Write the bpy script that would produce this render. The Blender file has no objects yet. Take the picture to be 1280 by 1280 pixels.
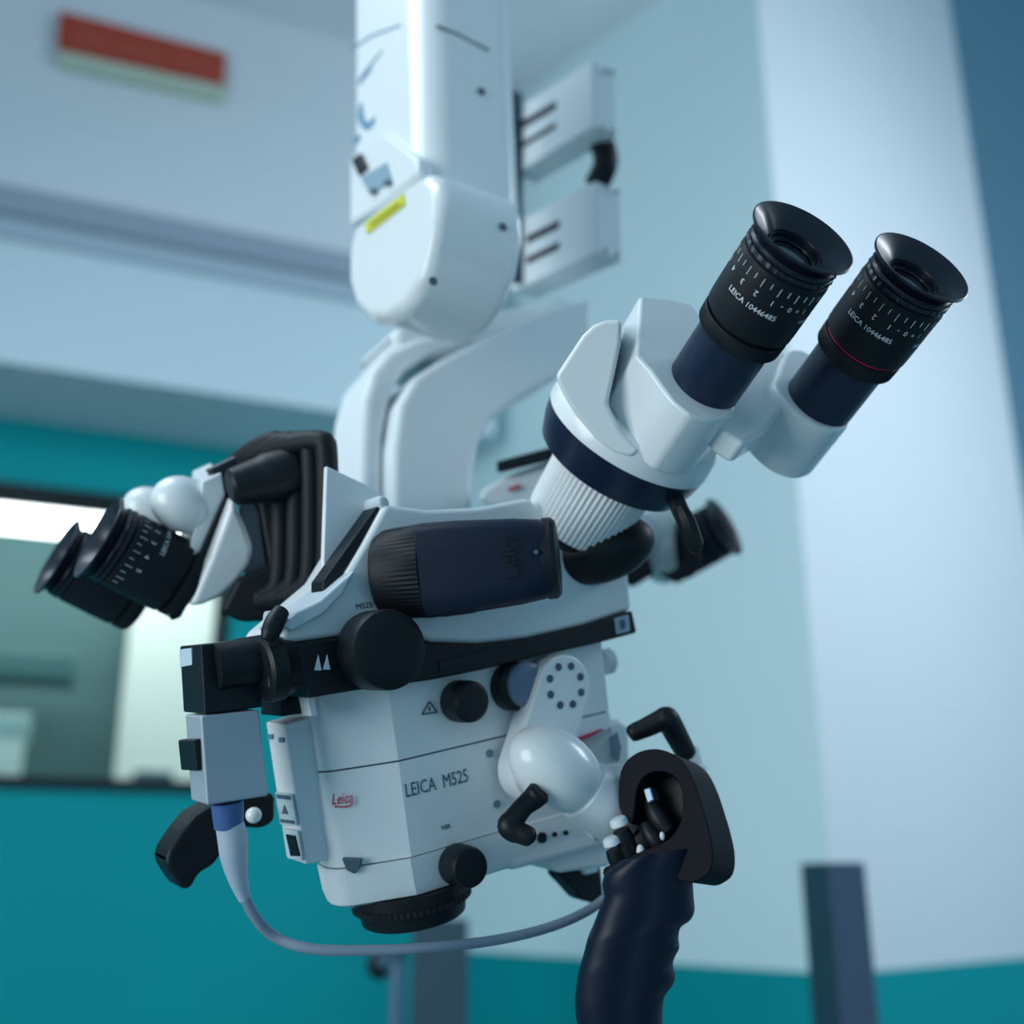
import bpy, bmesh, math, random
from mathutils import Vector, Matrix
random.seed(4)
SC = bpy.context.scene
COL = SC.collection
R = math.radians
F = 1412.0
PITCH = R(18.2)
CAMZ = 1.45

# ------------------------------------------------------------------ camera
cd = bpy.data.cameras.new('camera'); cam = bpy.data.objects.new('camera', cd); COL.objects.link(cam)
cd.sensor_width = 36; cd.lens = 36 * F / 1280
cam.location = (0, 0, CAMZ); cam.rotation_euler = (math.pi / 2 + PITCH, 0, 0)
cd.clip_start = 0.02; cd.clip_end = 60
cd.dof.use_dof = True; cd.dof.focus_distance = 0.55; cd.dof.aperture_fstop = 4.0
SC.camera = cam
CR = Matrix.Rotation(math.pi / 2 + PITCH, 3, 'X')
CO = Vector((0, 0, CAMZ))
def cdir(x, y, z): return CR @ Vector((x, y, -z))            # x right, y up, z away from the lens
def ray(px, py): return cdir((px - 640) / F, (640 - py) / F, 1)
def P(px, py, d): return CO + ray(px, py) * d
def hit(px, py, p0, n):
    v = ray(px, py); return CO + v * ((p0 - CO).dot(n) / v.dot(n))
def axis_at(px, py, sx, sy, c):
    """direction that runs (sx, sy) in the view and c of it towards the viewer"""
    v = ray(px, py).normalized()
    a = cdir(sx, -sy, 0); a = (a - v * a.dot(v)).normalized()
    return (a * math.sqrt(1 - c * c) - v * c).normalized()
# frame of the microscope head
MR = cdir(.828, .088, .554).normalized()
MU = cdir(-.138, .989, .049); MU = (MU - MR * MU.dot(MR)).normalized()
MB = MR.cross(MU).normalized()
if MB.dot(ray(560, 900)) < 0: MB = -MB
M0 = P(560, 960, .60)
def M(px, py, off=0.0): return hit(px, py, M0 + MB * off, MB)
# frame of the suspension arm
AR = cdir(.856, -.161, .491).normalized()
AZ = Vector((0, 0, 1)); AR = (AR - AZ * AR.z).normalized(); AB = AZ.cross(AR).normalized()
A0 = P(490, 300, .80)
def A(px, py, off=0.0): return hit(px, py, A0 + AR * off, AR)

# ------------------------------------------------------------------ materials
MATS = {}
def mat(name, col, rough=.5, metal=0, spec=.5, coat=0, bump=0, bscale=200, vary=0.0, vscale=6, emis=None, estr=0, trans=0):
    m = bpy.data.materials.new(name); m.use_nodes = True
    nt = m.node_tree; b = nt.nodes['Principled BSDF']
    b.inputs['Base Color'].default_value = (*col, 1); b.inputs['Roughness'].default_value = rough
    b.inputs['Metallic'].default_value = metal; b.inputs['Specular IOR Level'].default_value = spec
    b.inputs['Coat Weight'].default_value = coat; b.inputs['Coat Roughness'].default_value = .12
    b.inputs['Transmission Weight'].default_value = trans
    if emis: b.inputs['Emission Color'].default_value = (*emis, 1); b.inputs['Emission Strength'].default_value = estr
    tc = nt.nodes.new('ShaderNodeTexCoord')
    if vary:
        n = nt.nodes.new('ShaderNodeTexNoise'); n.inputs['Scale'].default_value = vscale; n.inputs['Detail'].default_value = 3
        r = nt.nodes.new('ShaderNodeMix'); r.data_type = 'RGBA'
        r.inputs[6].default_value = (*[c * (1 - vary) for c in col], 1); r.inputs[7].default_value = (*[min(1, c * (1 + vary)) for c in col], 1)
        nt.links.new(tc.outputs['Object'], n.inputs['Vector']); nt.links.new(n.outputs['Fac'], r.inputs[0]); nt.links.new(r.outputs[2], b.inputs['Base Color'])
    if bump:
        n = nt.nodes.new('ShaderNodeTexNoise'); n.inputs['Scale'].default_value = bscale; n.inputs['Detail'].default_value = 2
        bp = nt.nodes.new('ShaderNodeBump'); bp.inputs['Strength'].default_value = bump; bp.inputs['Distance'].default_value = .0005
        nt.links.new(tc.outputs['Object'], n.inputs['Vector']); nt.links.new(n.outputs['Fac'], bp.inputs['Height']); nt.links.new(bp.outputs['Normal'], b.inputs['Normal'])
    MATS[name] = m; return m
WHITE = mat('white_lacquer', (.80, .83, .84), .28, coat=.3, vary=.02)
WHITE2 = mat('white_powder_coat', (.75, .79, .81), .42, bump=.06, bscale=900)
GREYW = mat('pale_grey_plastic', (.55, .63, .68), .4)
BLACK = mat('matt_black_plastic', (.005, .008, .011), .45, spec=.3, bump=.05, bscale=1200)
RUBBER = mat('black_rubber', (.004, .007, .010), .55, spec=.3, bump=.1, bscale=700)
NAVY = mat('navy_black_metal', (.0035, .008, .026), .45, spec=.35)
NAVY2 = mat('navy_anodised_tube', (.007, .015, .04), .3, spec=.4)
CUP = mat('glossy_black_rubber', (.005, .008, .018), .32, spec=.4, coat=.1)
DIAL = mat('dial_black', (.007, .012, .016), .5, spec=.2)
MARK = mat('white_print', (.75, .8, .85), .5)
MARKG = mat('grey_print', (.06, .10, .14), .6)
MARKB = mat('blue_print', (.10, .25, .38), .6)
DOTG = mat('grey_dot', (.16, .24, .30), .5)
REDP = mat('red_print', (.55, .02, .08), .5)
YEL = mat('yellow_label', (.62, .62, .02), .5)
LENSM = mat('coated_lens_glass', (.012, .008, .02), .05, spec=.9, coat=1)
STEEL = mat('brushed_steel', (.22, .30, .38), .45, metal=.8)
BLUEG = mat('blue_connector', (.06, .13, .32), .35)
CABLEM = mat('grey_cable', (.22, .28, .36), .45)
CAMW = mat('silver_grey_camera_shell', (.40, .46, .52), .38, metal=.2)
TEAL = mat('teal_wall_paint', (.001, .31, .335), .6, spec=.15, vary=.05, vscale=2)
WALLP = mat('pale_wall_paint', (.60, .72, .78), .6, vary=.02, vscale=2)
WALLC = mat('pale_cyan_wall_paint', (.73, .89, .90), .6, vary=.02, vscale=2)
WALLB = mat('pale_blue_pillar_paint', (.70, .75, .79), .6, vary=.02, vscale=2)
WALLD = mat('shaded_wall_tone', (.25, .44, .56), .6, vary=.03, vscale=2)  # shade on the right-hand wall is put into this darker tone
CEILP = mat('ceiling_paint', (.70, .76, .80), .7, vary=.02, vscale=2)
TRIMP = mat('grey_ledge_shade', (.30, .36, .44), .6)  # trim band, its grey standing for shade along the soffit ledge
FLOORM = mat('grey_vinyl_floor', (.16, .28, .32), .5, vary=.1, vscale=8)
FRAMEB = mat('black_window_frame', (.004, .009, .014), .45, spec=.3)
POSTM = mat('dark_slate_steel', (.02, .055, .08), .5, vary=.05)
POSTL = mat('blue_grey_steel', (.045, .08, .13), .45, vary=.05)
RAILM = mat('rail_steel', (.07, .15, .22), .35, metal=.3)
SIGNR = mat('orange_red_sign_face', (.42, .045, .018), .5)
SIGNT = mat('sign_lettering_pale_red', (.55, .16, .12), .5)
CREAM = mat('cream_sign_body', (.50, .58, .46), .5)
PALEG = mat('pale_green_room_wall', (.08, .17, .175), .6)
PALEW = mat('pale_room_wall', (.85, .9, .84), .6)
LIGHTM = mat('strip_light_diffuser', (.9, .95, 1), .5, emis=(.93, .98, 1), estr=6)
GLASS = mat('window_glass', (1, 1, 1), .02, trans=1)
_nt = GLASS.node_tree; _b = _nt.nodes['Principled BSDF']; _b.inputs['IOR'].default_value = 1.02

# ------------------------------------------------------------------ object helpers
WL = {}
def empty(name, loc, label, cat, group=None):
    o = bpy.data.objects.new(name, None); COL.objects.link(o); o.location = loc; o.empty_display_size = .03
    WL[o.name] = Vector(loc); o['label'] = label; o['category'] = cat
    if group: o['group'] = group
    return o
def tag(o, label, cat, group=None):
    o['label'] = label; o['category'] = cat
    if group: o['group'] = group
    return o
def obj(name, bm, m, parent=None, bevel=0, seg=3, sharp=32, smooth=True):
    bmesh.ops.remove_doubles(bm, verts=bm.verts, dist=1e-6)
    bmesh.ops.recalc_face_normals(bm, faces=bm.faces)
    c = Vector(); n = max(1, len(bm.verts))
    for v in bm.verts: c += v.co
    c /= n
    for v in bm.verts: v.co -= c
    for f in bm.faces: f.smooth = smooth
    for e in bm.edges:
        if len(e.link_faces) == 2 and e.calc_face_angle(0) > R(sharp): e.smooth = False
    me = bpy.data.meshes.new(name); bm.to_mesh(me); bm.free()
    me.materials.append(m)
    o = bpy.data.objects.new(name, me); COL.objects.link(o)
    WL[o.name] = c
    if parent is not None:
        o.parent = parent; o.location = c - WL[parent.name]
    else: o.location = c
    if bevel:
        b = o.modifiers.new('edges', 'BEVEL'); b.width = bevel; b.segments = seg; b.limit_method = 'ANGLE'; b.angle_limit = R(28)
        b.harden_normals = True
    return o
def prism(bm, pts, vec):
    a = [bm.verts.new(p) for p in pts]; b = [bm.verts.new(p + vec) for p in pts]
    n = len(pts); bm.faces.new(a); bm.faces.new(b[::-1])
    for i in range(n): bm.faces.new((a[i], b[i], b[(i + 1) % n], a[(i + 1) % n]))
def catmull(pts, k=6, closed=False):
    out = []; n = len(pts)
    rng = n if closed else n - 1
    for i in range(rng):
        g = (lambda j: pts[j % n]) if closed else (lambda j: pts[max(0, min(n - 1, j))])
        p0, p1, p2, p3 = g(i - 1), g(i), g(i + 1), g(i + 2)
        for s in range(k):
            t = s / k
            out.append(tuple(.5 * (2 * b + (c - a) * t + (2 * a - 5 * b + 4 * c - d) * t * t + (3 * b - a - 3 * c + d) * t ** 3) for a, b, c, d in zip(p0, p1, p2, p3)))
    if not closed: out.append(tuple(pts[-1]))
    return out
def prismM(name, px, o0, o1, m, parent, bevel=.002, smooth=0, seg=3):
    if smooth: px = catmull(px, smooth, True)
    bm = bmesh.new(); prism(bm, [M(x, y, o0) for x, y in px], MB * (o1 - o0))
    return obj(name, bm, m, parent, bevel, seg)
def prismP(name, px, d, thick, m, parent, bevel=.002, smooth=0, seg=3, n=None):
    """outline seen at distance d, on a plane with normal n, given real thickness"""
    if smooth: px = catmull(px, smooth, True)
    cx = sum(p[0] for p in px) / len(px); cy = sum(p[1] for p in px) / len(px)
    if n is None: n = ray(cx, cy).normalized()
    p0 = P(cx, cy, d)
    bm = bmesh.new(); prism(bm, [hit(x, y, p0, n) for x, y in px], n.normalized() * thick)
    return obj(name, bm, m, parent, bevel, seg)
def perp(a, ref=None):
    ref = ref or Vector((0, 0, 1)); e = ref - a * ref.dot(a)
    if e.length < 1e-3: e = Vector((1, 0, 0)) - a * a.x
    return e.normalized()
def lathe(bm, o, a, prof, seg=64, e1=None, knurl=None, sq=None, mod=None, caps=True):
    """prof: (distance along a, radius); knurl {index: (teeth, depth)}"""
    e1 = perp(a, e1); e2 = a.cross(e1); rings = []
    for i, (t, r) in enumerate(prof):
        ring = []
        for s in range(seg):
            th = 2 * math.pi * s / seg; rr = r
            tt = t
            if knurl and i in knurl: rr = r - (knurl[i] if s % 2 else 0)
            if mod: tt, rr = mod(i, th, tt, rr)
            c, q = math.cos(th), math.sin(th)
            if sq and sq[i] > 2:
                k = sq[i]; f = (abs(c) ** k + abs(q) ** k) ** (-1 / k); c *= f; q *= f
            ring.append(bm.verts.new(o + a * tt + e1 * (rr * c) + e2 * (rr * q)))
        rings.append(ring)
    for i in range(len(rings) - 1):
        for s in range(seg):
            bm.faces.new((rings[i][s], rings[i][(s + 1) % seg], rings[i + 1][(s + 1) % seg], rings[i + 1][s]))
    if caps and prof[0][1] > 0: bm.faces.new(rings[0][::-1])
    if caps and prof[-1][1] > 0: bm.faces.new(rings[-1])
def tube(bm, pts, rad, seg=20, k=6, ref=None, flat=1.0):
    dat = [(*p, r) for p, r in zip(pts, rad if isinstance(rad, (list, tuple)) else [rad] * len(pts))]
    dat = catmull(dat, k)
    ps = [Vector(d[:3]) for d in dat]; rs = [d[3] for d in dat]
    rings = []; e = None
    for i, p in enumerate(ps):
        t = (ps[min(i + 1, len(ps) - 1)] - ps[max(i - 1, 0)]).normalized()
        e = perp(t, ref if e is None else e) if ref is None or e is not None else perp(t, ref)
        f = t.cross(e)
        rings.append([bm.verts.new(p + e * (rs[i] * math.cos(2 * math.pi * s / seg)) + f * (rs[i] * flat * math.sin(2 * math.pi * s / seg))) for s in range(seg)])
    for i in range(len(rings) - 1):
        for s in range(seg): bm.faces.new((rings[i][s], rings[i][(s + 1) % seg], rings[i + 1][(s + 1) % seg], rings[i + 1][s]))
    bm.faces.new(rings[0][::-1]); bm.faces.new(rings[-1])
def rod(name, pts, rad, m, parent, seg=20, k=6, flat=1.0, ref=None):
    bm = bmesh.new(); tube(bm, pts, rad, seg, k, ref, flat); return obj(name, bm, m, parent)
def turn(name, o, a, prof, m, parent, seg=64, bevel=0, **kw):
    bm = bmesh.new(); lathe(bm, o, a, prof, seg, **kw); return obj(name, bm, m, parent, bevel)
def ball(name, c, ex, ey, ez, m, parent, seg=32):
    bm = bmesh.new(); bmesh.ops.create_uvsphere(bm, u_segments=seg * 2, v_segments=seg, radius=1)
    for v in bm.verts: v.co = c + ex * v.co.x + ey * v.co.y + ez * v.co.z
    return obj(name, bm, m, parent, sharp=60)
def box(bm, o, a, b, c):
    prism(bm, [o, o + a, o + a + b, o + b], c)
def text_mesh(s, size, thick=.00012, align='LEFT', shear=0):
    cu = bpy.data.curves.new('lettering', 'FONT'); cu.body = s; cu.size = size; cu.extrude = thick; cu.align_x = align; cu.resolution_u = 2; cu.shear = shear
    t = bpy.data.objects.new('lettering', cu); COL.objects.link(t)
    bpy.context.view_layer.update()
    me = bpy.data.meshes.new_from_object(t.evaluated_get(bpy.context.evaluated_depsgraph_get()))
    bpy.data.objects.remove(t); bpy.data.curves.remove(cu)
    bm = bmesh.new(); bm.from_mesh(me); bpy.data.meshes.remove(me); return bm
def text_on(name, s, size, o, ex, ey, m, parent, thick=.00012, align='LEFT', shear=0, sx=1.0):
    bm = text_mesh(s, size, thick, align, shear); en = ex.cross(ey).normalized()
    for v in bm.verts: v.co = o + ex * (v.co.x * sx) + ey * v.co.y + en * v.co.z
    return obj(name, bm, m, parent, smooth=False)

# ------------------------------------------------------------------ the room
def struct(name, bm, m, parent=None, **kw):
    o = obj(name, bm, m, parent, smooth=False, **kw); o['kind'] = 'structure'; return o
H = lambda px: Vector(((px - 640) / F, 1.0526, 0))
C23 = Vector((.652, 2.425, 0)); C34 = Vector((1.534, 3.21, 0))
dW2 = Vector((-.738, .775, 0)).normalized()
_h = H(535); _k = (C23.x * dW2.y - C23.y * dW2.x) / (_h.x * dW2.y - _h.y * dW2.x); C12 = _h * _k
d1 = Vector((2.638, 1.0526, 0)).normalized(); n1 = Vector((-d1.y, d1.x, 0))     # away from the room
d2 = (C23 - C12).normalized(); d3 = (C34 - C23).normalized()
n2 = Vector((-d2.y, d2.x, 0)); n3 = Vector((-d3.y, d3.x, 0))
if n2.y < 0: n2 = -n2
if n3.y < 0: n3 = -n3
def W1(px, py, off=0): return hit(px, py, C12 + n1 * off, n1)
def W2(px, py): return hit(px, py, C12, n2)
ZL = W2(820, 0).z
ZC = ZL + 2.2
TEALZ = CAMZ - .172
def vslab(bm, a, b, z0, z1, n, th):
    prism(bm, [Vector((a.x, a.y, z0)), Vector((b.x, b.y, z0)), Vector((b.x, b.y, z1)), Vector((a.x, a.y, z1))], n * th)
# wall 1 (left): teal, with a window opening
L1 = C12 - d1 * 3.6
wz0 = W1(0, 984).z; wz1 = W1(0, 604).z
wl = C12 - d1 * 3.3; wr = W1(283, 800)
bm = bmesh.new()
vslab(bm, L1, C12, 0, wz0, n1, .12); vslab(bm, L1, C12, wz1, ZC, n1, .12)
vslab(bm, L1, wl, wz0, wz1, n1, .12); vslab(bm, Vector((wr.x, wr.y, 0)), C12, wz0, wz1, n1, .12)
struct('wall_left', bm, TEAL)
# stepped soffit above it
zs = W1(0, 521).z
def at_z(px, py, z):
    v = ray(px, py); return CO + v * ((z - CAMZ) / v.z)
q = at_z(0, 452, zs); offA = (q - C12).dot(n1)
zs2 = hit(0, 298, q, n1).z
print('ROOM', C12, offA, ZL)
offB = offA - .004
bm = bmesh.new(); vslab(bm, L1 + n1 * offA, C12 + n1 * offA + d1 * .05, zs, zs2 + .01, n1, -offA)
struct('wall_left_bulkhead', bm, WALLP)
bm = bmesh.new(); vslab(bm, L1 + n1 * offB, C12 + n1 * offB + d1 * .05, zs2, ZC, n1, -offB - .001)
struct('wall_left_upper', bm, mat('upper_wall_paint', (.66, .72, .76), .6, vary=.02))
bm = bmesh.new(); zt = hit(0, 243, q, n1).z
vslab(bm, L1 + n1 * (offB - .05), C12 + n1 * (offB - .05) + d1 * .05, zs2 + (zt - zs2) * .42, zt, n1, .05)
struct('trim_1', bm, TRIMP)
bm = bmesh.new(); vslab(bm, L1 + n1 * (offB - .02), C12 + n1 * (offB - .02) + d1 * .05, zs2, zs2 + (zt - zs2) * .42, n1, .02); struct('trim_2', bm, mat('blue_ledge_shade', (.40, .50, .58), .6))  # blue tone paints the shaded underside of the ledge
# window frame, glass
fr = .035
bm = bmesh.new()
fo = -.02
vslab(bm, wl + n1 * fo, wr + n1 * fo, wz0, wz0 + fr * .8, n1, .1)
vslab(bm, wl + n1 * fo, wr + n1 * fo, wz1 - fr, wz1, n1, .1)
vslab(bm, wr + n1 * fo - d1 * .03, wr + n1 * fo, wz0, wz1, n1, .1)
vslab(bm, wl + n1 * fo, wl + n1 * fo + d1 * fr, wz0, wz1, n1, .1)
win = struct('window_1', bm, FRAMEB)
WL[win.name] = WL[win.name]
bm = bmesh.new(); vslab(bm, wl + n1 * .05, wr + n1 * .05, wz0 + .02, wz1 - .02, n1, .006)
gl = struct('window_pane', bm, GLASS, win)
# teal dado and pale walls 2, 3 and the recess beyond
def two_tone(name, a, b, n, top, low, th=.12):
    bm = bmesh.new(); vslab(bm, a, b, TEALZ, ZC, n, th); struct(name, bm, top)
    bm = bmesh.new(); vslab(bm, a - n * .006, b - n * .006, 0, TEALZ, n, th); struct(name + '_dado', bm, low)
two_tone('wall_middle', C12, C23, n2, WALLC, TEAL)
two_tone('wall_pillar', C23, C34, n3, WALLB, TEAL)
C45 = C34 + n3 * .9
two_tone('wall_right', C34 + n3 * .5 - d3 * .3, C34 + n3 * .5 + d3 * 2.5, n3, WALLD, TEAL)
bm = bmesh.new(); prism(bm, [Vector((x, y, 0)) for x, y in ((-5, -2), (5, -2), (5, 7), (-5, 7))], Vector((0, 0, -.1))); struct('floor', bm, FLOORM)
bm = bmesh.new(); prism(bm, [Vector((x, y, ZC)) for x, y in ((-5, .2), (5, .2), (5, 7), (-5, 7))], Vector((0, 0, .1))); struct('ceiling', bm, CEILP)
qc = W2(850, -30); qd = qc + n2 * .1
bm = bmesh.new(); prism(bm, [Vector((v.x, v.y, ZL)) for v in (L1, C12, qd, qd - n2 * 2.2, L1 - n2 * 2.2)], Vector((0, 0, .12))); struct('ceiling_lowered', bm, CEILP)
# the room beyond the window
def back_room():
    n = n1; B = C12 + n * 1.6
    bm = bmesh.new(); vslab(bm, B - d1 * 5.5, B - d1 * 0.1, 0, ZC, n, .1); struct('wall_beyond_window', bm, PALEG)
    bm = bmesh.new(); vslab(bm, C12 + n * .14 + d1 * .02, C12 + n * 1.6 + d1 * .02, 0, ZC, -d1, -.05)
    struct('wall_beyond_side', bm, PALEW)
back_room()
def pal(px0, px1, py0, py1, off, th, m, name, label, cat):
    a = hit(px0, py1, C12 + n1 * off, n1); b = hit(px1, py1, C12 + n1 * off, n1)
    t = hit(px0, py0, C12 + n1 * off, n1)
    bm = bmesh.new(); vslab(bm, Vector((a.x, a.y, 0)), Vector((b.x, b.y, 0)), a.z, t.z, n1, th)
    o = obj(name, bm, m, None, bevel=.01); tag(o, label, cat); return o
# linen-white curtain/door panel seen through the glass
pp = pal(138, 300, 640, 1010, 1.45, .05, PALEW, 'door_panel', 'pale off-white panel standing behind the window glass, right part', 'panel')
pal(-60, 95, 806, 840, 1.2, .25, mat('pale_green_shelf', (.09, .21, .21), .6), 'wall_shelf', 'dim green shelf on the far wall seen through the window', 'shelf')
pal(-60, 36, 888, 920, .9, .2, mat('pale_box', (.45, .62, .60), .6), 'storage_box', 'pale blurred box on the left seen through the window', 'box')
pal(-60, 20, 920, 1000, .9, .2, PALEW, 'white_bin', 'white blurred container low at the left edge of the window', 'container')
pal(166, 216, 962, 986, .7, .1, mat('grey_box', (.08, .16, .20), .6), 'grey_tray', 'grey tray low behind the window glass near the camera unit', 'tray')
# bright strip light under the far ceiling, seen through the window
lt = empty('strip_light', W1(60, 640, 1.0), 'bright white strip light seen through the top of the window', 'ceiling light')
a = W1(-300, 610, 1.0); b = W1(300, 650, 1.0)
za = W1(60, 626, 1.0).z; zb = W1(60, 664, 1.0).z
bm = bmesh.new(); vslab(bm, Vector((a.x, a.y, 0)), Vector((b.x, b.y, 0)), zb, za, n1, .06); obj('diffuser', bm, LIGHTM, lt)
bm = bmesh.new(); vslab(bm, Vector((a.x, a.y, 0)), Vector((b.x, b.y, 0)), za, za + .04, n1, .08); obj('housing', bm, GREYW, lt)

# red sign on the upper wall
pn = n1
sp = lambda x, y: hit(x, y, C12 + n1 * (offB - .035), n1)
sg = empty('notice_sign', sp(178, 90), 'orange-red rectangular sign with pale lower edge high on the left wall', 'sign')
c = [sp(74, 12), sp(283, 66), sp(280, 106), sp(72, 60)]
bm = bmesh.new(); prism(bm, c, n1 * .03); obj('sign_face', bm, SIGNR, sg, .002)
c2 = [sp(72, 62), sp(280, 108), sp(279, 122), sp(72, 76)]
bm = bmesh.new(); prism(bm, c2, n1 * .032); obj('lower_edge', bm, CREAM, sg, .001)
bm = bmesh.new()
ex = (sp(283, 66) - sp(74, 12)).normalized(); ey = Vector((0, 0, 1)); o0 = sp(84, 52) - n1 * .001
Lw = (sp(280, 66) - sp(74, 12)).length
x = .02
while x < Lw - .05:
    w = random.choice((.006, .008, .010)); hgt = .05
    k = random.random()
    box(bm, o0 + ex * x, ex * .003, ey * hgt, -n1 * .001)
    if k < .7: box(bm, o0 + ex * x + ey * (hgt - .006), ex * w, ey * .006, -n1 * .001)
    if k > .3: box(bm, o0 + ex * x, ex * w, ey * .006, -n1 * .001)
    x += w + .008 if random.random() < .85 else w + .025
obj('lettering', bm, SIGNT, sg)

# posts and rail in the middle distance
def post(name, pxl, pxr, pytop, d, m, label, depth=.08, cap=True):
    a = P(pxl, pytop, d); b = P(pxr, pytop, d); b.z = a.z
    o = empty(name, (a.x, a.y, 0), label, 'post')
    w = b - a
    bk = Vector((-w.y, w.x, 0)).normalized() * depth
    if bk.y < 0: bk = -bk
    bm = bmesh.new(); prism(bm, [Vector((a.x, a.y, 0)), Vector((b.x, b.y, 0)), Vector((b.x, b.y, 0)) + bk, Vector((a.x, a.y, 0)) + bk], Vector((0, 0, a.z)))
    obj('upright', bm, m, o, .003)
    return o, a, b, bk
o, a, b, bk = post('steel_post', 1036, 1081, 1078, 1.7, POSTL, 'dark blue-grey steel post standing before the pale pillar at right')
# left side of the post, in a darker tone
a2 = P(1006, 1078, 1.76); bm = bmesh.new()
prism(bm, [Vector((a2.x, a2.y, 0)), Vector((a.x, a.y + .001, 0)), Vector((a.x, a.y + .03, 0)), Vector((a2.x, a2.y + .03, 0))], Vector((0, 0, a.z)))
obj('post_left_side', bm, POSTM, o, .002)
post('steel_post', 516, 584, 1150, 2.1, POSTM, 'dark slate post behind the cable, below the objective lens')
ra = P(497, 1204, 1.7)
rl = empty('hand_rail', (ra.x, ra.y, 0), 'thin upright grey rail with dark end knob beside the dark slate post', 'rail')
rod('rail_tube', [Vector((ra.x, ra.y, 0)), Vector((ra.x, ra.y, .6)), Vector((ra.x, ra.y, ra.z - .05)), ra], .012, RAILM, rl, k=8)
rod('end_bracket', [P(497, 1207, 1.7), P(482, 1202, 1.72), P(474, 1203, 1.74)], .011, RAILM, rl)
ball('end_knob', P(474, 1206, 1.74), Vector((.02, 0, 0)), Vector((0, .02, 0)), Vector((0, 0, .022)), BLACK, rl, 12)

# ------------------------------------------------------------------ suspension arm
arm = empty('suspension_arm', A(490, 200), 'thick white overhead suspension arm with rounded joint carrying the microscope', 'equipment arm')
def prismA(name, px, o0, vec, m, parent=arm, bevel=.003, smooth=0, seg=4):
    if smooth: px = catmull(px, smooth, True)
    bm = bmesh.new(); prism(bm, [A(x, y, o0) for x, y in px], vec); return obj(name, bm, m, parent, bevel, seg)
def span(pxa, pxb, py, o0=0):
    """length along AR so that a corner at pxa shows its far end at pxb"""
    p = A(pxa, py, o0); lo, hi = 0, 1.0
    for _ in range(40):
        mid = (lo + hi) / 2; q = p + AR * mid - CO; q = CR.transposed() @ q
        x = 640 + F * q.x / -q.z
        if x < pxb: lo = mid
        else: hi = mid
    return lo
la = span(522, 650, 120)
housing = prismA('arm_housing', [(436, -130), (433, 290), (532, 290), (524, -130)], .0, AR * la, WHITE, bevel=.022, seg=6)
lj = span(546, 658, 260, -.012)
joint = prismA('joint_housing', [(534, 211), (500, 234), (441, 280), (433, 320), (433, 355), (441, 385), (458, 401), (480, 402), (503, 388), (523, 356), (538, 310), (547, 262), (547, 226)], -.012, AR * lj, WHITE, bevel=.010, seg=6)
# seam on the housing's broad face
def afront(px, py, o=0.0):       # broad face of the arm: plane through the near vertical edge
    n = (A(532, 290) - A(524, -130)).cross(AR).normalized()
    if n.dot(ray(580, 100)) > 0: n = -n
    return hit(px, py, A(528, 80) + n * o, n)
bm = bmesh.new()
for (x0, y0), (x1, y1) in (((546, 33), (575, 45)), ((575, 45), (611, 64))):
    p, q = afront(x0, y0, .0006), afront(x1, y1, .0006); box(bm, p, q - p, Vector((0, 0, .0020)), AB * .0012)
obj('panel_seam', bm, MARKG, housing)
def dot(name, p, n, r, m, parent, h=.001):
    return turn(name, p - n * h * .5, n, [(0, r), (h, r)], m, parent, seg=20)
dot('screw', afront(602, 114, .001), AB, .003, MARKG, housing)
# switch block on the narrow face, yellow label, marks
sb = prismA('switch_block', [(437, 196), (478, 163), (522, 198), (522, 216), (470, 258), (437, 282)], -.006, AR * .012, WHITE, bevel=.003)
prismA('rocker_switch', [(438, 199), (450, 191), (458, 209), (447, 219)], -.0085, AR * .006, BLACK, sb, .001)
prismA('socket_panel', [(450, 222), (482, 203), (489, 226), (462, 243)], -.0075, AR * .004, mat('recess_blue_grey', (.22, .34, .42), .5), sb, .0005)
for x, y in ((464, 238), (482, 227)): prismA('socket', [(x - 4, y + 2), (x + 2, y - 4), (x + 5, y), (x, y + 5)], -.009, AR * .003, MARKG, sb, 0)
prismA('yellow_label', [(455, 279), (503, 242), (505, 255), (458, 292)], -.0135, AR * .002, YEL, joint, .0003)
prismA('label_print', [(462, 280), (498, 253), (499, 255), (463, 282)], -.0142, AR * .001, mat('olive_print', (.25, .25, .02), .6), joint, 0)
for pl in ([(439, 60), (462, 44), (500, 30), (500, 32), (463, 46), (439, 62)], [(446, 104), (456, 92), (478, 62), (474, 66), (454, 90)], [(448, 106), (464, 86), (462, 84)]):
    prismA('small_print', pl, -.0008, AR * .001, MARKB, housing, 0)
prismA('round_emblem', [(451, 128), (447, 140), (448, 152), (456, 162), (464, 157), (468, 146), (461, 152), (455, 149), (453, 140)], -.001, AR * .0012, MARKB, housing, 0, smooth=3)
prismA('emblem_lettering', [(440, 175), (448, 167), (450, 171), (443, 181)], -.001, AR * .0012, MARKB, housing, 0)
for x, y in ((628, 284), (541, 352)):
    p = hit(x, y, A(547, 262, -.012), AB); dot('screw', p - AB * (.0005 if AB.y > 0 else -.0005), AB, .0028, MARKG, joint)
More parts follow.
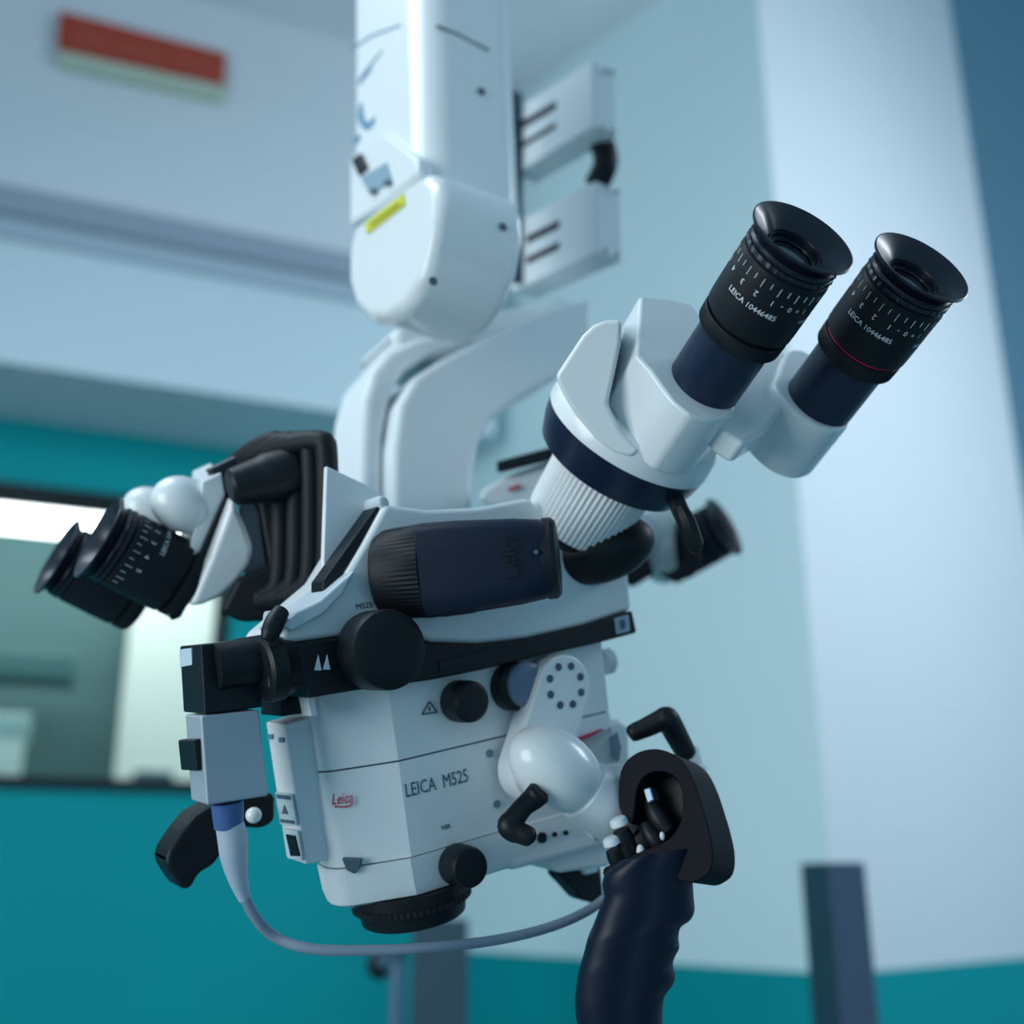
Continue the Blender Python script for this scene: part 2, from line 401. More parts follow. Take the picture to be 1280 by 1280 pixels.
# cable boxes on the far side
def abox(pts, pxr, name):
    off = .19
    bm = bmesh.new(); p = [A(x, y, off) for x, y in pts]; l = span(pts[1][0], pxr, pts[1][1], off)
    prism(bm, p, AR * l); o = obj(name, bm, WHITE2, arm, .0015); return o, off
b1, off = abox([(640, 139), (739, 75), (741, 158), (640, 220)], 770, 'hinge_box')
b2, off = abox([(640, 281), (743, 226), (745, 316), (640, 364)], 776, 'hinge_box')
def bar(px, w, parent):
    (x0, y0), (x1, y1) = px
    prismA('slot', [(x0, y0), (x1, y1), (x1, y1 + w), (x0, y0 + w)], off - .001, AR * .002, FRAMEB, parent, 0)
bar(((646, 155), (694, 126)), 9, b1); bar(((646, 182), (694, 153)), 6, b1)
bar(((658, 295), (698, 275)), 9, b2); bar(((658, 322), (698, 302)), 8, b2)
for par, pts in ((b1, ((757, 88), (766, 90), (753, 160), (765, 163))), (b2, ((758, 233), (771, 239), (757, 313), (771, 318)))):
    bl = hit(pts[0][0], pts[0][1], A(740, 100, off), AB)
    for x, y in pts: dot('screw', hit(x, y, A(742, 100, off), AB), AB, .0018, MARKG, par)
bm = bmesh.new()
tube(bm, [A(735, 165, off + .03), A(752, 180, off + .03), A(757, 205, off + .03), A(745, 232, off + .03)], .011, 20)
obj('cable_loop', bm, RUBBER, arm)
prismA('mounting_rail', [(634, 116), (640, 112), (640, 350), (634, 352)], .178, AR * .012, mat('slate_rail', (.03, .07, .10), .5), arm, 0)
# curved yoke below the joint
yn = AB if AB.dot(ray(600, 500)) > 0 else -AB
def prismY(name, px, d, th, m, bevel=.004, smooth=0):
    if smooth: px = catmull(px, smooth, True)
    p0 = P(560, 520, d); bm = bmesh.new(); prism(bm, [hit(x, y, p0, yn) for x, y in px], yn * th); return obj(name, bm, m, arm, bevel, 4)
prismY('yoke_bracket', [(492, 660), (492, 560), (500, 505), (520, 470), (550, 450), (600, 425), (700, 380), (742, 372), (742, 440), (700, 470), (650, 498), (618, 522), (600, 555), (592, 600), (592, 660)], .84, .05, WHITE2, bevel=.006)
prismY('yoke_cover', [(450, 660), (451, 560), (455, 500), (466, 462), (487, 437), (520, 422), (600, 400), (600, 424), (540, 441), (508, 462), (491, 494), (481, 545), (480, 660)], .86, .06, WHITE2, bevel=.008)
prismY('joint_collar', [(492, 408), (560, 395), (660, 380), (735, 372), (745, 400), (690, 425), (600, 450), (530, 446), (494, 434)], .87, .07, WHITE2, bevel=.01)
prismY('crossbar', [(560, 428), (700, 372), (735, 380), (700, 440), (590, 520)], .90, .04, GREYW, bevel=.004)

# ------------------------------------------------------------------ microscope head
mic = empty('surgical_microscope', M(560, 1000, .03), 'white and black surgical microscope head with three binocular eyepiece pairs', 'microscope')

# housings: one section lofted along the head's own upright
O = M(514, 1072, 0)
def bc(px, py, off=0):
    v = M(px, py, off) - O; return v.dot(MR), v.dot(MU)
Rr = bc(757, 860)[0]
def section(grow=0.0, right=None, back=.06):
    r = Rr if right is None else right
    s = [(r, 0), (0, 0), (-.015, .0083), (-.029, .0160), (-.0322, .0190), (-.0342, .0235), (-.0350, .030), (-.0335, .040), (-.024, .050), (-.012, back), (r, back)]
    cx, cy = .04, .03
    return [(x + (grow if x > cx else -grow), y + (grow if y > cy else -grow)) for x, y in s]
def loft_body(name, levels, m, bevel=0):
    bm = bmesh.new(); rings = []
    for u, g, r in levels:
        rings.append([bm.verts.new(O + MR * x + MB * y + MU * u) for x, y in section(g, r)])
    n = len(rings[0])
    for a, b in zip(rings, rings[1:]):
        for i in range(n): bm.faces.new((a[i], a[(i + 1) % n], b[(i + 1) % n], b[i]))
    bm.faces.new(rings[0]); bm.faces.new(rings[-1][::-1])
    return obj(name, bm, m, mic, bevel, 3, sharp=27)
uS = bc(500, 951)[1]; uT = bc(488, 850)[1]; uB = bc(560, 1112)[1] - 0
upper = loft_body('upper_housing', [(uS + .0005, 0, None), (uT + .01, 0.001, None)], WHITE)
lower = loft_body('lower_housing', [(.0004, 0, None), (uS - .0005, 0, None)], WHITE)
loft_body('housing_core', [(-.002, -.001, None), (uS + .01, -.001, None)], MARKG)
skirt = loft_body('lens_skirt', [(uB, -.004, .115), (uB + .002, -.001, .117), (uB + .008, .0004, .117), (-.0002, .0012, .117)], WHITE)

# objective lens ring
LC = O + MR * .011 + MB * .028 + MU * (uB + .001)
turn('objective_lens_ring', LC, -MU, [(0, .0315), (.006, .0315), (.0065, .0325), (.0095, .0325), (.0100, .0295), (.012, .029), (.017, .028), (.018, .0265)], BLACK, mic, seg=120, knurl={2: .0006, 3: .0006})
turn('objective_lens', LC - MU * .0175, -MU, [(0, .024), (.001, .018), (.0015, .0)], LENSM, mic)

# lettering on the housing
def on_face(px, py): return M(px, py, -.0002)
lt = text_on('lettering', 'LEICA  M525', .0100, on_face(507, 997), MR, MU, MARKG, lower, sx=.71)
fa = O + MR * -.0335 + MB * .028; fb = O + MR * -.023 + MB * .010
def facet(px, py, i0, i1, o=.0004):
    s = section(); (x0, y0), (x1, y1) = s[i0], s[i1]
    p0 = O + MR * x0 + MB * y0; p1 = O + MR * x1 + MB * y1; ex = (p0 - p1).normalized(); nn = ex.cross(MU).normalized()
    if nn.dot(p0 - CO) > 0: nn = -nn
    return hit(px, py, p0 + nn * o, nn), ex, nn
p, ex, nn = facet(414, 1006, 3, 4)
text_on('script_logo', 'Leica', .0080, p, ex, MU, REDP, lower, shear=.35, sx=.72)
p, ex, nn = facet(418, 1008, 3, 4); bm = bmesh.new(); tube(bm, [p, p + ex * .006 - MU * .0008, p + ex * .010 + MU * .0003], .0004, 6); obj('logo_swoosh', bm, REDP, lower)
bm = bmesh.new(); 
def strokes(bm, pts, w, o=-.0003, closed=False):
    ps = [M(x, y, o - .0012) for x, y in pts]
    if closed: ps.append(ps[0])
    for a_, b_ in zip(ps, ps[1:]):
        t = (b_ - a_).normalized(); s = t.cross(MB).normalized() * w
        prism(bm, [a_ - s, b_ - s, b_ + s, a_ + s], MB * .0003)
strokes(bm, [(528, 893), (537, 877), (547, 890)], .0004, closed=True); strokes(bm, [(537, 883), (537, 889)], .0004)
obj('warning_triangle', bm, MARKG, upper)
text_on('small_lettering', 'NIR', .0035, on_face(552, 1038), MR, MU, MARKG, lower)
for x, y in ((612, 942), (621, 1005)): dot('screw', M(x, y, -.0005), MB, .0022, DOTG, lower)
# dark emblem on the skirt's rounded end
p, ex, nn = facet(427, 1074, 3, 4, .003)
bm = bmesh.new()
p2 = lambda x, y: hit(x, y, p, nn)
prism(bm, [p2(427, 1073), p2(452, 1074), p2(449, 1086), p2(443, 1093), p2(433, 1088)], -nn * .003); obj('corner_badge', bm, mat('slate_badge', (.05, .10, .14), .4), skirt, .0005)

# knobs on the housing
def knob(name, px, py, r, o_front, o_back, m=BLACK, parent=mic, kn=.0004, cap=.8):
    c = M(px, py, o_front); h = o_back - o_front
    return turn(name, c, MB, [(-.0012, r * .55), (-.0008, r * cap), (.001, r * .97), (.0035, r), (h * .85, r), (h, r * .9)], m, parent, seg=72, knurl={3: kn, 4: kn} if kn else None)
knob('focus_knob', 590, 877, .0112, -.016, .001)
knob('iris_knob', 588, 1085, .0108, -.016, .001, cap=.9)
knob('adjuster_knob', 489, 812, .0200, -.034, -.010, kn=0)
knob('zoom_drum_ring', 650, 858, .0135, -.010, .001, kn=0)
knob('zoom_drum', 661, 856, .0125, -.014, .001, m=mat('blue_grey_drum', (.13, .19, .28), .4), kn=0)
turn('side_screw', M(752, 828, .03), MR, [(0, .008), (.006, .008), (.008, .0065)], GREYW, mic, seg=32)

# black optical bar with the white carrier above it
bar_o = prismM('beam_splitter_bar', [(336, 810), (385, 802), (430, 796), (480, 784), (540, 804), (600, 806), (660, 799), (730, 783), (791, 763), (797, 791), (740, 806), (680, 819), (600, 838), (540, 850), (440, 864), (386, 873), (383, 858), (336, 862)], -.012, .055, BLACK, mic, .0015)
carrier = prismM('optics_carrier', [(482, 630), (535, 637), (600, 634), (662, 622), (705, 660), (760, 695), (786, 712), (791, 762), (730, 782), (660, 798), (600, 805), (540, 803), (480, 783), (430, 795), (350, 806), (352, 790), (395, 752), (430, 722), (455, 680)], -.008, .045, WHITE, mic, .004, seg=4)
prismM('bar_slot', [(548, 826), (605, 814), (607, 826), (550, 840)], -.0128, -.010, FRAMEB, bar_o, .0003)
b_ = prismM('end_label', [(768, 773), (786, 768), (788, 789), (771, 793)], -.0126, -.0110, mat('blue_grey_label', (.30, .42, .52), .5), bar_o, .0003)
prismM('label_print', [(775, 776), (781, 774), (782, 785), (777, 787)], -.0130, -.0122, MARKG, b_, 0)
bm = bmesh.new()
for dx in (0, 11):
    for pts in ([(393 + dx, 838 - dx * .1), (396 + dx, 826), (398 + dx, 818), (400 + dx, 828), (402 + dx, 838 - dx * .1)],):
        prism(bm, [M(x, y, -.0125) for x, y in pts], MB * .0006)
obj('twin_symbol', bm, MARK, bar_o)
text_on('small_lettering', 'M525', .0042, M(445, 762, -.0084), MR, MU, MARKG, carrier)

# small lever at the carrier's left end
rod('release_lever', [M(352, 764, -.012), M(345, 775, -.014), M(338, 790, -.016), M(333, 800, -.016)], [.0040, .0048, .0046, .003], BLACK, mic)
turn('lever_collar', M(334, 778, -.004), MR, [(0, .0055), (.006, .0055), (.008, .004)], GREYW, mic, seg=24)

# camera module: ring, tube, black block, shell
cax = MR
turn('adapter_ring', M(326, 838, -.002), MR, [(0, .0140), (.0015, .0160), (.009, .0160), (.011, .0145), (.016, .0130)], BLACK, mic, seg=64)
turn('adapter_tube', M(268, 834, .006), MR, [(0, .0115), (.010, .0115), (.012, .0120), (.034, .0120)], BLACK, mic, seg=48)
turn('indicator_lens', M(352, 838, -.006), MR, [(0, .004), (.006, .006), (.012, .006)], STEEL, mic, seg=24)
camb = prismM('camera_block', [(251, 806), (326, 798), (328, 884), (256, 893)], .004, .038, FRAMEB, mic, .001)
cams = prismM('camera_shell', [(251, 895), (324, 887), (336, 995), (259, 1007)], .003, .028, CAMW, mic, .0012)
def leftface(px, py, ref, o=.0005):
    """point on the left flank through the reference corner"""
    p0 = M(*ref) - MR * o; return hit(px, py, p0, MR)
def plateL(name, px, ref, m, parent, th=.001, bevel=0, o=.0008):
    bm = bmesh.new(); prism(bm, [leftface(x, y, ref, o) for x, y in px], MR * th); return obj(name, bm, m, parent, bevel)
plateL('white_label', [(224, 812), (239, 810), (240, 831), (225, 834)], (251, 806, .004), mat('label_pale_blue', (.55, .68, .75), .5), camb)
plateL('rubber_tab', [(222, 925), (242, 925), (246, 964), (226, 963)], (251, 895, .003), BLACK, cams, th=.006, bevel=.001, o=.004)
plateL('small_print', [(240, 996), (252, 998), (252, 1001), (240, 999)], (251, 895, .003), MARKG, cams)
# power unit with labels
pu = prismM('power_unit', [(355, 905), (396, 893), (428, 1071), (382, 1081)], .026, .052, WHITE2, mic, .0012)
ref = (355, 905, .026)
plateL('label', [(344, 990), (364, 993), (371, 1032), (350, 1030)], ref, mat('sticker_grey', (.45, .58, .62), .5), pu)
for pts in ([(345, 993), (362, 995), (363, 1000), (346, 998)], [(355, 1006), (360, 1018), (352, 1017)], [(350, 1024), (367, 1026), (368, 1030), (351, 1028)]):
    plateL('label_print', pts, ref, MARKG, pu, o=.0012)
plateL('label', [(354, 1036), (372, 1039), (378, 1076), (360, 1073)], ref, mat('sticker_white', (.5, .6, .65), .5), pu)
plateL('rocker_switch', [(357, 1043), (368, 1045), (374, 1070), (363, 1070)], ref, BLACK, pu, o=.0016)
for x, y in ((337, 921), (351, 925)): plateL('screw', [(x - 3, y - 3), (x + 3, y - 3), (x + 3, y + 3), (x - 3, y + 3)], ref, MARKB, pu)
prismM('bracket', [(352, 874), (388, 868), (392, 890), (352, 896)], .02, .05, BLACK, mic, .001)
prismM('bracket_screw', [(383, 870), (394, 868), (398, 895), (388, 896)], -.001, .01, WHITE2, mic, .001)

# far-left black handle behind the camera
hl = prismM('rear_handle', [(266, 1006), (244, 1018), (226, 1040), (209, 1066), (208, 1082), (222, 1104), (232, 1115), (241, 1108), (250, 1092), (268, 1082), (284, 1058), (300, 1034), (330, 1036), (345, 1026), (345, 992), (300, 990)], .07, .095, BLACK, mic, .006, seg=4)
ball('ball_screw', M(317, 1019, .05), MR * .0042, MU * .0042, MB * .0042, WHITE, mic, 12)

# ---- eyepieces
def eyepiece(c, a, tube_len, notch=None, detail=True):
    """c: centre of the eyecup rim, a: direction from the cup into the instrument"""
    v = (c - CO).normalized()
    e2 = (-v - a * (-v).dot(a)).normalized()           # towards the viewer
    e1 = (-a).cross(e2)
    mm = .001
    base = turn('eyepiece', c, a, [(13.2 * mm, 21.4 * mm), (14.2 * mm, 22.6 * mm), (16 * mm, 23.1 * mm), (44 * mm, 23.2 * mm), (48.6 * mm, 23.0 * mm), (49.4 * mm, 22.2 * mm), (49.6 * mm, 20.4 * mm), (53 * mm, 20.4 * mm)], DIAL, mic, seg=96)
    def cupmod(i, th, t, r):
        if notch is not None and i in (0, 1, 2, 3):
            dth = (th - notch + math.pi) % (2 * math.pi) - math.pi
            if abs(dth) < .55: r *= 1 - .10 * max(0, math.sin((dth + .55) / 1.1 * math.pi)) ; t += .0035 * max(0, math.cos(dth / .55 * math.pi / 2)) * (1 if i < 3 else .5)
        return t, r
    turn('eyecup', c, a, [(9.8 * mm, 13 * mm), (7 * mm, 13.8 * mm), (4 * mm, 17.5 * mm), (1.2 * mm, 22.5 * mm), (0, 25.6 * mm), (.3 * mm, 26.2 * mm), (1.4 * mm, 26 * mm), (3.2 * mm, 23.2 * mm), (5.5 * mm, 21.2 * mm), (7.4 * mm, 20.4 * mm)], CUP, base, seg=96, e1=e1, caps=False, mod=cupmod if notch is not None else None)
    turn('rubber_ring', c, a, [(6.4 * mm, 20.2 * mm), (6.8 * mm, 22.4 * mm), (8.0 * mm, 23.2 * mm), (9.2 * mm, 22.6 * mm), (9.6 * mm, 21.8 * mm), (10.0 * mm, 22.9 * mm), (12.2 * mm, 23.3 * mm), (13.2 * mm, 22.2 * mm), (13.6 * mm, 21 * mm)], CUP, base, seg=72, caps=False, knurl={1: .0004, 2: .0006, 5: .0004, 6: .0006})
    turn('eye_lens', c + a * .0100, a, [(0, 0), (.0004, .006), (.0016, .0115), (.002, .0125), (.003, .0125)], LENSM, base, seg=48)
    turn('lens_ring', c + a * .0078, a, [(.0030, .0100), (.0022, .0104), (.0020, .0122), (0, .0126), (0, .0134), (.004, .0136)], CUP, base, seg=64, caps=False)
    turn('knurled_ring', c, a, [(51.0 * mm, 20 * mm), (51.2 * mm, 22.3 * mm), (52.0 * mm, 22.8 * mm), (59.0 * mm, 22.5 * mm), (60.4 * mm, 21.4 * mm), (60.6 * mm, 18 * mm)], DIAL, base, seg=240, knurl={2: .00035, 3: .00035})
    if tube_len > .06:
        turn('sliding_tube', c, a, [(58 * mm, 19.3 * mm), (tube_len, 19.5 * mm)], NAVY2, base, seg=64)
    if detail:
        bm = bmesh.new()
        def wrap(src, phi0, t0, flip):
            for v in src.verts:
                x, y = v.co.x, v.co.y
                if flip: x, y = -x, -y
                ph = phi0 + x * XS / .0233; rr = .02325 + max(0, v.co.z) * .3
                v.co = c + a * (t0 - y) + (e1 * math.sin(ph) + e2 * math.cos(ph)) * rr
            tmp = bpy.data.meshes.new('tmp'); src.to_mesh(tmp); src.free(); bm.from_mesh(tmp); bpy.data.meshes.remove(tmp)
        wrap(text_mesh('LEICA 10446485', .0039, .0001), R(-42) + DPH, .0335, False)
        for s_, ph in (('5', -76), ('4', -54), ('3', -31), ('2', -9), ('1', 13), ('0', 36), ('1', 58), ('2', 80), ('-', 25), ('+', 47)):
            wrap(text_mesh(s_, .0040, .0001, 'CENTER'), R(ph) + DPH, .0262 - .0022, True)
        wrap(text_mesh('WF', .0034, .0001), R(62) + DPH, .0335, False)
        for k in range(-9, 13):
            ph = R(k * 11.25 - 9) + DPH; L = .0046 if k % 2 == 0 else .0030
            d = e1 * math.sin(ph) + e2 * math.cos(ph); s_ = e1 * math.cos(ph) - e2 * math.sin(ph)
            box(bm, c + a * .0168 + d * .02315 - s_ * .00013, s_ * .00026, a * L, d * .00018)
        obj('scale_marks', bm, MARK, base, smooth=False)
    return base
DPH = 0.0; XS = 1.06
c1 = P(1005, 295, .520); a1 = -axis_at(1005, 295, .56, -.83, .40)
c2 = P(1153, 332, .556); a2 = -axis_at(1153, 332, .56, -.83, .40)
a2 = (a1 * .8 + a2 * .2).normalized()
e1m = None
ey1 = eyepiece(c1, a1, .112, notch=R(165))
ey2 = eyepiece(c2, a2, .112)
ring = turn('red_ring', c2, a2, [(.0500, .0200), (.0502, .0212), (.0510, .0212), (.0512, .0200)], REDP, ey2, seg=64)

# ---- main binocular head
T = Vector
def plane_at(c, a, t): return c + a * t
ex1 = c1 + a1 * .094     # where the left tube leaves its prism housing
def hp(px, py, p0, n): return hit(px, py, p0, n)
out1 = [(800, 369), (795, 443), (812, 462), (829, 486), (842, 503), (862, 519), (886, 526), (905, 525), (919, 516), (921, 500), (905, 455), (885, 405), (864, 379), (840, 373)]
pl1 = [hp(x, y, ex1, a1) for x, y in out1]
bm = bmesh.new(); prism(bm, pl1, a1 * .041)
prh1 = obj('prism_housing', bm, WHITE, mic, .0022, 5)
turn('prism_pedestal', ex1 + a1 * .02, a1, [(0, .0225), (.045, .0225)], WHITE, mic)
ex2 = c2 + a2 * .094
out2 = [(973, 466), (968, 480), (978, 498), (995, 516), (1015, 530), (1038, 538), (1054, 536), (1062, 528), (1058, 500), (1040, 470), (1010, 440), (985, 438)]
pl2 = [hp(x, y, ex2, a2) for x, y in catmull(out2, 3, True)]
bm = bmesh.new(); prism(bm, pl2, a2 * .040)
prh2 = obj('prism_housing', bm, WHITE, mic, .0025, 5)
# bridge from the second housing to the turning disc
bcx = ex2 + a2 * .018
pb = [hp(x, y, ex2 + a2 * .004, a2) for x, y in ((1000, 480), (985, 505), (955, 541), (930, 556), (905, 540), (880, 500), (900, 450), (945, 430), (985, 440))]
bm = bmesh.new(); prism(bm, pb, a2 * .015); obj('prism_bridge', bm, WHITE, mic, .003, 5)
# turning disc, navy ring, ribbed ring
ad = -axis_at(790, 560, .53, -.85, .38)
dc = P(787, 541, .634)
turn('turning_disc', dc, ad, [(-.017, .040), (-.0155, .0470), (-.012, .0490), (-.002, .0502), (.0, .0500), (.0004, .0490)], WHITE, mic, seg=96)
pd = [hp(x, y, dc - ad * .004, ad) for x, y in ((694, 470), (690, 474), (740, 545), (800, 560), (800, 440), (735, 405), (725, 415))]
prismP('housing_shoulder', [(694, 470), (728, 419), (742, 406), (757, 400), (778, 399), (776, 430), (768, 468), (760, 505), (776, 538), (800, 564), (790, 572), (768, 566), (745, 549), (720, 520), (704, 494)], .582, .045, WHITE, mic, .0025)
turn('navy_ring', dc, ad, [(-.001, .0490), (.0006, .0497), (.0100, .0480), (.0205, .0445), (.0215, .0430), (.0218, .0300)], NAVY2, mic, seg=96)
turn('ribbed_ring', dc, ad, [(.0215, .0315), (.0220, .0318), (.0640, .0300), (.0658, .0290), (.0660, .0200)], WHITE, mic, seg=120, knurl={1: .0013, 2: .0013})
rc = dc + ad * .042
turn('swivel_neck', dc, ad, [(.0655, .0285), (.069, .0285), (.074, .024)], BLACK, mic, seg=64)
# clamp lever under the ring
rod('clamp_lever', [P(842, 612, 0.617), P(846, 628, 0.612), P(855, 648, 0.608), P(862, 668, 0.608)], [.0045, .0048, .0048, .0040], BLACK, mic, seg=8, k=3)
rod('clamp_lever_tip', [P(850, 634, 0.605), P(858, 652, 0.603), P(868, 680, 0.604), P(872, 688, 0.605)], [.0035, .0052, .0050, .003], BLACK, mic, seg=8, k=3)

# ---- navy inclinable tube in front of the carrier
ta = axis_at(560, 705, 1, -.10, .16)
t0 = P(474, 719, .590)
turn('knurled_collar', t0, ta, [(-.002, .0165), (.0, .0205), (.005, .0232), (.0245, .0245), (.0255, .0235)], RUBBER, mic, seg=120, knurl={2: .0005, 3: .0005})
tb = turn('inclinable_tube', t0 + ta * .024, ta, [(0, .0225), (.002, .0245), (.02, .0240), (.050, .0220), (.062, .0205), (.0665, .0185), (.068, .012)], NAVY, mic, seg=96, e1=MU, sq=[2, 4.5, 5, 4.5, 3.5, 3, 2])
bpos = P(745, 690, .612)
ball('elbow_body', P(751, 687, .658), ta * .031, cdir(.2, 1, 0).normalized() * .021, cdir(0, 0, 1) * .02, BLACK, mic)  # elbow widened to the right to fill a patch of shadow
turn('elbow_ring', t0 + ta * .086, ta, [(0, .0195), (.0015, .021), (.006, .021), (.008, .019)], BLACK, mic, seg=64)
cvis = hit(702, 694, t0 - ray(560, 700).normalized() * .022, ray(560, 700).normalized())
prismP('tube_step', [(548, 760), (600, 752), (596, 766), (550, 772)], .578, .01, NAVY, mic, .002)
p = P(641, 712, .560)
vn = ray(630, 700).normalized()
pp_ = t0 - (vn - ta * vn.dot(ta)).normalized() * .0247
nn = -(vn - ta * vn.dot(ta)).normalized()
tx = perp(ta, MU)
for s_, (x, y) in (('Leica', (646, 722)),):
    text_on('vertical_lettering', s_, .011, hit(x, y, pp_, nn) , tx, -ta, FRAMEB, tb, thick=.0004)
for x, y in ((670, 690), (549, 747)): dot('screw', hit(x, y, pp_ - nn * .003, nn), nn, .0012, MARKG, tb, .002)

# ---- left side assistant: white flank, slot, bellows
fl = prismM('side_flank', [(408, 582), (476, 614), (478, 632), (440, 690), (406, 738), (404, 700)], .012, .016, WHITE, mic, .001)
prismM('dark_slot', [(470, 634), (480, 630), (484, 640), (430, 722), (404, 742), (404, 726)], -.004, .012, FRAMEB, mic, .001)
prismM('corner_cap', [(474, 618), (486, 620), (490, 632), (480, 640), (472, 630)], -.006, .02, GREYW, mic, .003)
prismM('cradle', [(352, 782), (372, 764), (400, 750), (432, 722), (445, 712), (430, 742), (405, 768), (365, 790)], -.014, .02, GREYW, mic, .004, seg=4)
# bellows: nested C-shaped rubber folds
bel = empty('bellows', P(350, 650, .66), '', '')
del bel['label']; del bel['category']
bel.parent = mic; bel.location = WL[bel.name] - WL[mic.name]
def fold(i):
    k = i
    x = 350 + k * 19
    d = .655 - k * .008
    pts = [(x - 78, 592 - k * 8), (x - 40, 568 - k * 4), (x - 6, 552), (x + 1, 566), (x + 2, 640), (x + 1, 712 - k * 3), (x - 6, 738 - k * 3), (x - 34, 752 - k * 3), (x - 70, 765 - k * 6)]
    ps = [P(px, py, d + max(0, x - px) * .00035) for px, py in pts]
    bm = bmesh.new(); tube(bm, ps, [.003] + [.0064] * 7 + [.003], 12, 5)
    obj('bellows_fold', bm, RUBBER, bel)
for i in range(4): fold(i)
bm = bmesh.new()
def quadstrip(px0, d0, px1, d1, th):
    a = [P(x, y, d0) for x, y in px0]; b = [P(x, y, d1) for x, y in px1]
# inner sleeve joining the folds
sl = [(404, 556), (350, 552), (300, 576), (256, 590), (262, 606), (305, 600), (322, 640), (332, 705), (326, 735), (276, 762), (300, 772), (345, 768), (395, 738), (404, 716)]
prismP('bellows_sleeve', sl, .672, .02, RUBBER, bel, .004)
prismP('bellows_frame', [(254, 588), (300, 566), (344, 548), (350, 560), (352, 600), (340, 612), (300, 618), (282, 622), (276, 600)], .668, .03, CUP, bel, .003)
prismP('bellows_inner_face', [(322, 624), (352, 600), (356, 735), (340, 742), (336, 705)], .655, .01, RUBBER, bel, .003)
prismP('bellows_base', [(275, 764), (296, 722), (330, 708), (360, 700), (398, 700), (396, 744), (345, 776), (300, 778)], .66, .03, RUBBER, bel, .004)
# pivot knob inside it
ka = axis_at(320, 600, -1, .25, .25)
turn('pivot_knob', P(346, 595, .645), ka, [(-.012, .010), (-.010, .0145), (.006, .0145), (.008, .0135), (.014, .0125), (.026, .0105), (.028, .008)], BLACK, mic, seg=64)
prismP('inner_link', [(300, 615), (318, 612), (338, 712), (308, 724), (296, 700)], .69, .02, CAMW, mic, .002)

# left binocular: plate, strip and half-round body square to the eyepiece axis
aL = -axis_at(120, 671, -.885, -.466 * -1, .15)
aL = -axis_at(120, 671, -.89, -.455, .16)
cA = P(122, 671, .650); cB = P(70, 695, .712)
def plateP(name, px, p0, a, t0_, t1_, m, bevel=.001, parent=mic):
    bm = bmesh.new(); prism(bm, [hit(x, y, p0 + a * t0_, a) for x, y in px], a * (t1_ - t0_)); return obj(name, bm, m, parent, bevel)
DPH = R(60)
eyA = eyepiece(cA, aL, .05, notch=None)
aLb = -axis_at(70, 695, -.89, -.455, .14)
eyB = eyepiece(cB, aLb, .05, notch=None, detail=False)
# plates built in the frame of the eyepiece axis
vv = ray(240, 690).normalized()
lu = cdir(.42, .9, 0); lu = (lu - aL * lu.dot(aL)).normalized()         # up along the plate
lw = aL.cross(lu).normalized()
if lw.dot(vv) < 0: lw = -lw                                            # away from the viewer
pcc = cA + aL * .060
def plate(name, t0_, t1_, up, dn, near, far, m, bevel, cut=0, parent=mic):
    o_ = pcc + aL * t0_
    pts = [(dn, -near * .55), (dn * .8, -near), (up * .75, -near), (up, -near * .3), (up, far * .7), (up * .8, far), (dn * .8, far), (dn, far * .6)]
    bm = bmesh.new(); prism(bm, [o_ + lu * u + lw * w for u, w in pts], aL * (t1_ - t0_)); return obj(name, bm, m, parent, bevel, 4)
def edgeplate(name, px, near, far, m, bevel):
    bm = bmesh.new(); prism(bm, [hit(x, y, pcc + lw * near, lw) for x, y in px], lw * (far - near)); return obj(name, bm, m, mic, bevel, 3)
edgeplate('binocular_plate', [(277, 591), (282, 622), (252, 692), (214, 772), (205, 766), (236, 690), (250, 640), (253, 602)], -.010, .03, WHITE, .001)
edgeplate('binocular_strip', [(281, 620), (293, 624), (265, 700), (226, 772), (216, 776), (211, 772), (250, 690)], -.013, .032, FRAMEB, .0008)
bm = bmesh.new()
pts = [hit(x, y, pcc - lw * .024, lw) for x, y in ((291, 622), (306, 655), (318, 686), (313, 706), (298, 728), (277, 747), (254, 757), (236, 760), (262, 700))]
prism(bm, pts, lw * .09); obj('binocular_body', bm, CAMW if 0 else WHITE, mic, .004, 5)
ball('prism_dome', P(229, 631, .668), lu * .0165 + aL * 0, (aL) * .0195, lw * .016, WHITE, mic)
ball('prism_dome', P(190, 640, .715), lu * .0150, aL * .0190, lw * .015, WHITE, mic)
prismP('hinge_cap', [(253, 600), (262, 590), (277, 589), (281, 618), (268, 640), (252, 625)], .668, .02, WHITE, mic, .002)

# ---- rear assistant binocular behind the main head (right)
a3 = -axis_at(890, 655, .87, -.49, .30)
c3 = P(906, 658, .93)
ey3 = eyepiece(c3, a3, .05, detail=False)
ball('rear_prism_dome', P(833, 690, .95), cdir(.95, -.2, 0) * .021, cdir(.2, .95, 0) * .028, cdir(0, 0, 1) * .024, WHITE, mic)
prismP('rear_strip', [(848, 640), (858, 642), (878, 700), (866, 722), (842, 728), (820, 715), (838, 716), (856, 700)], .90, .02, RUBBER, mic, .003)
prismP('rear_binocular_body', [(800, 640), (842, 632), (850, 690), (838, 715), (815, 715), (795, 722), (778, 700)], .93, .04, WHITE2, mic, .006)
prismP('rear_bellows', [(775, 660), (800, 640), (808, 690), (818, 718), (790, 735), (770, 722)], .91, .03, RUBBER, mic, .003)
rb = prismP('rear_carrier', [(596, 626), (602, 612), (630, 596), (700, 572), (760, 600), (760, 660), (690, 660)], .80, .05, WHITE, mic, .004)
prismP('rear_cover_edge', [(620, 577), (700, 556), (704, 572), (622, 592)], .79, .03, FRAMEB, mic, .002)
prismP('rear_logo', [(634, 611), (650, 605), (651, 610), (636, 614)], .797, .002, REDP, rb, 0)

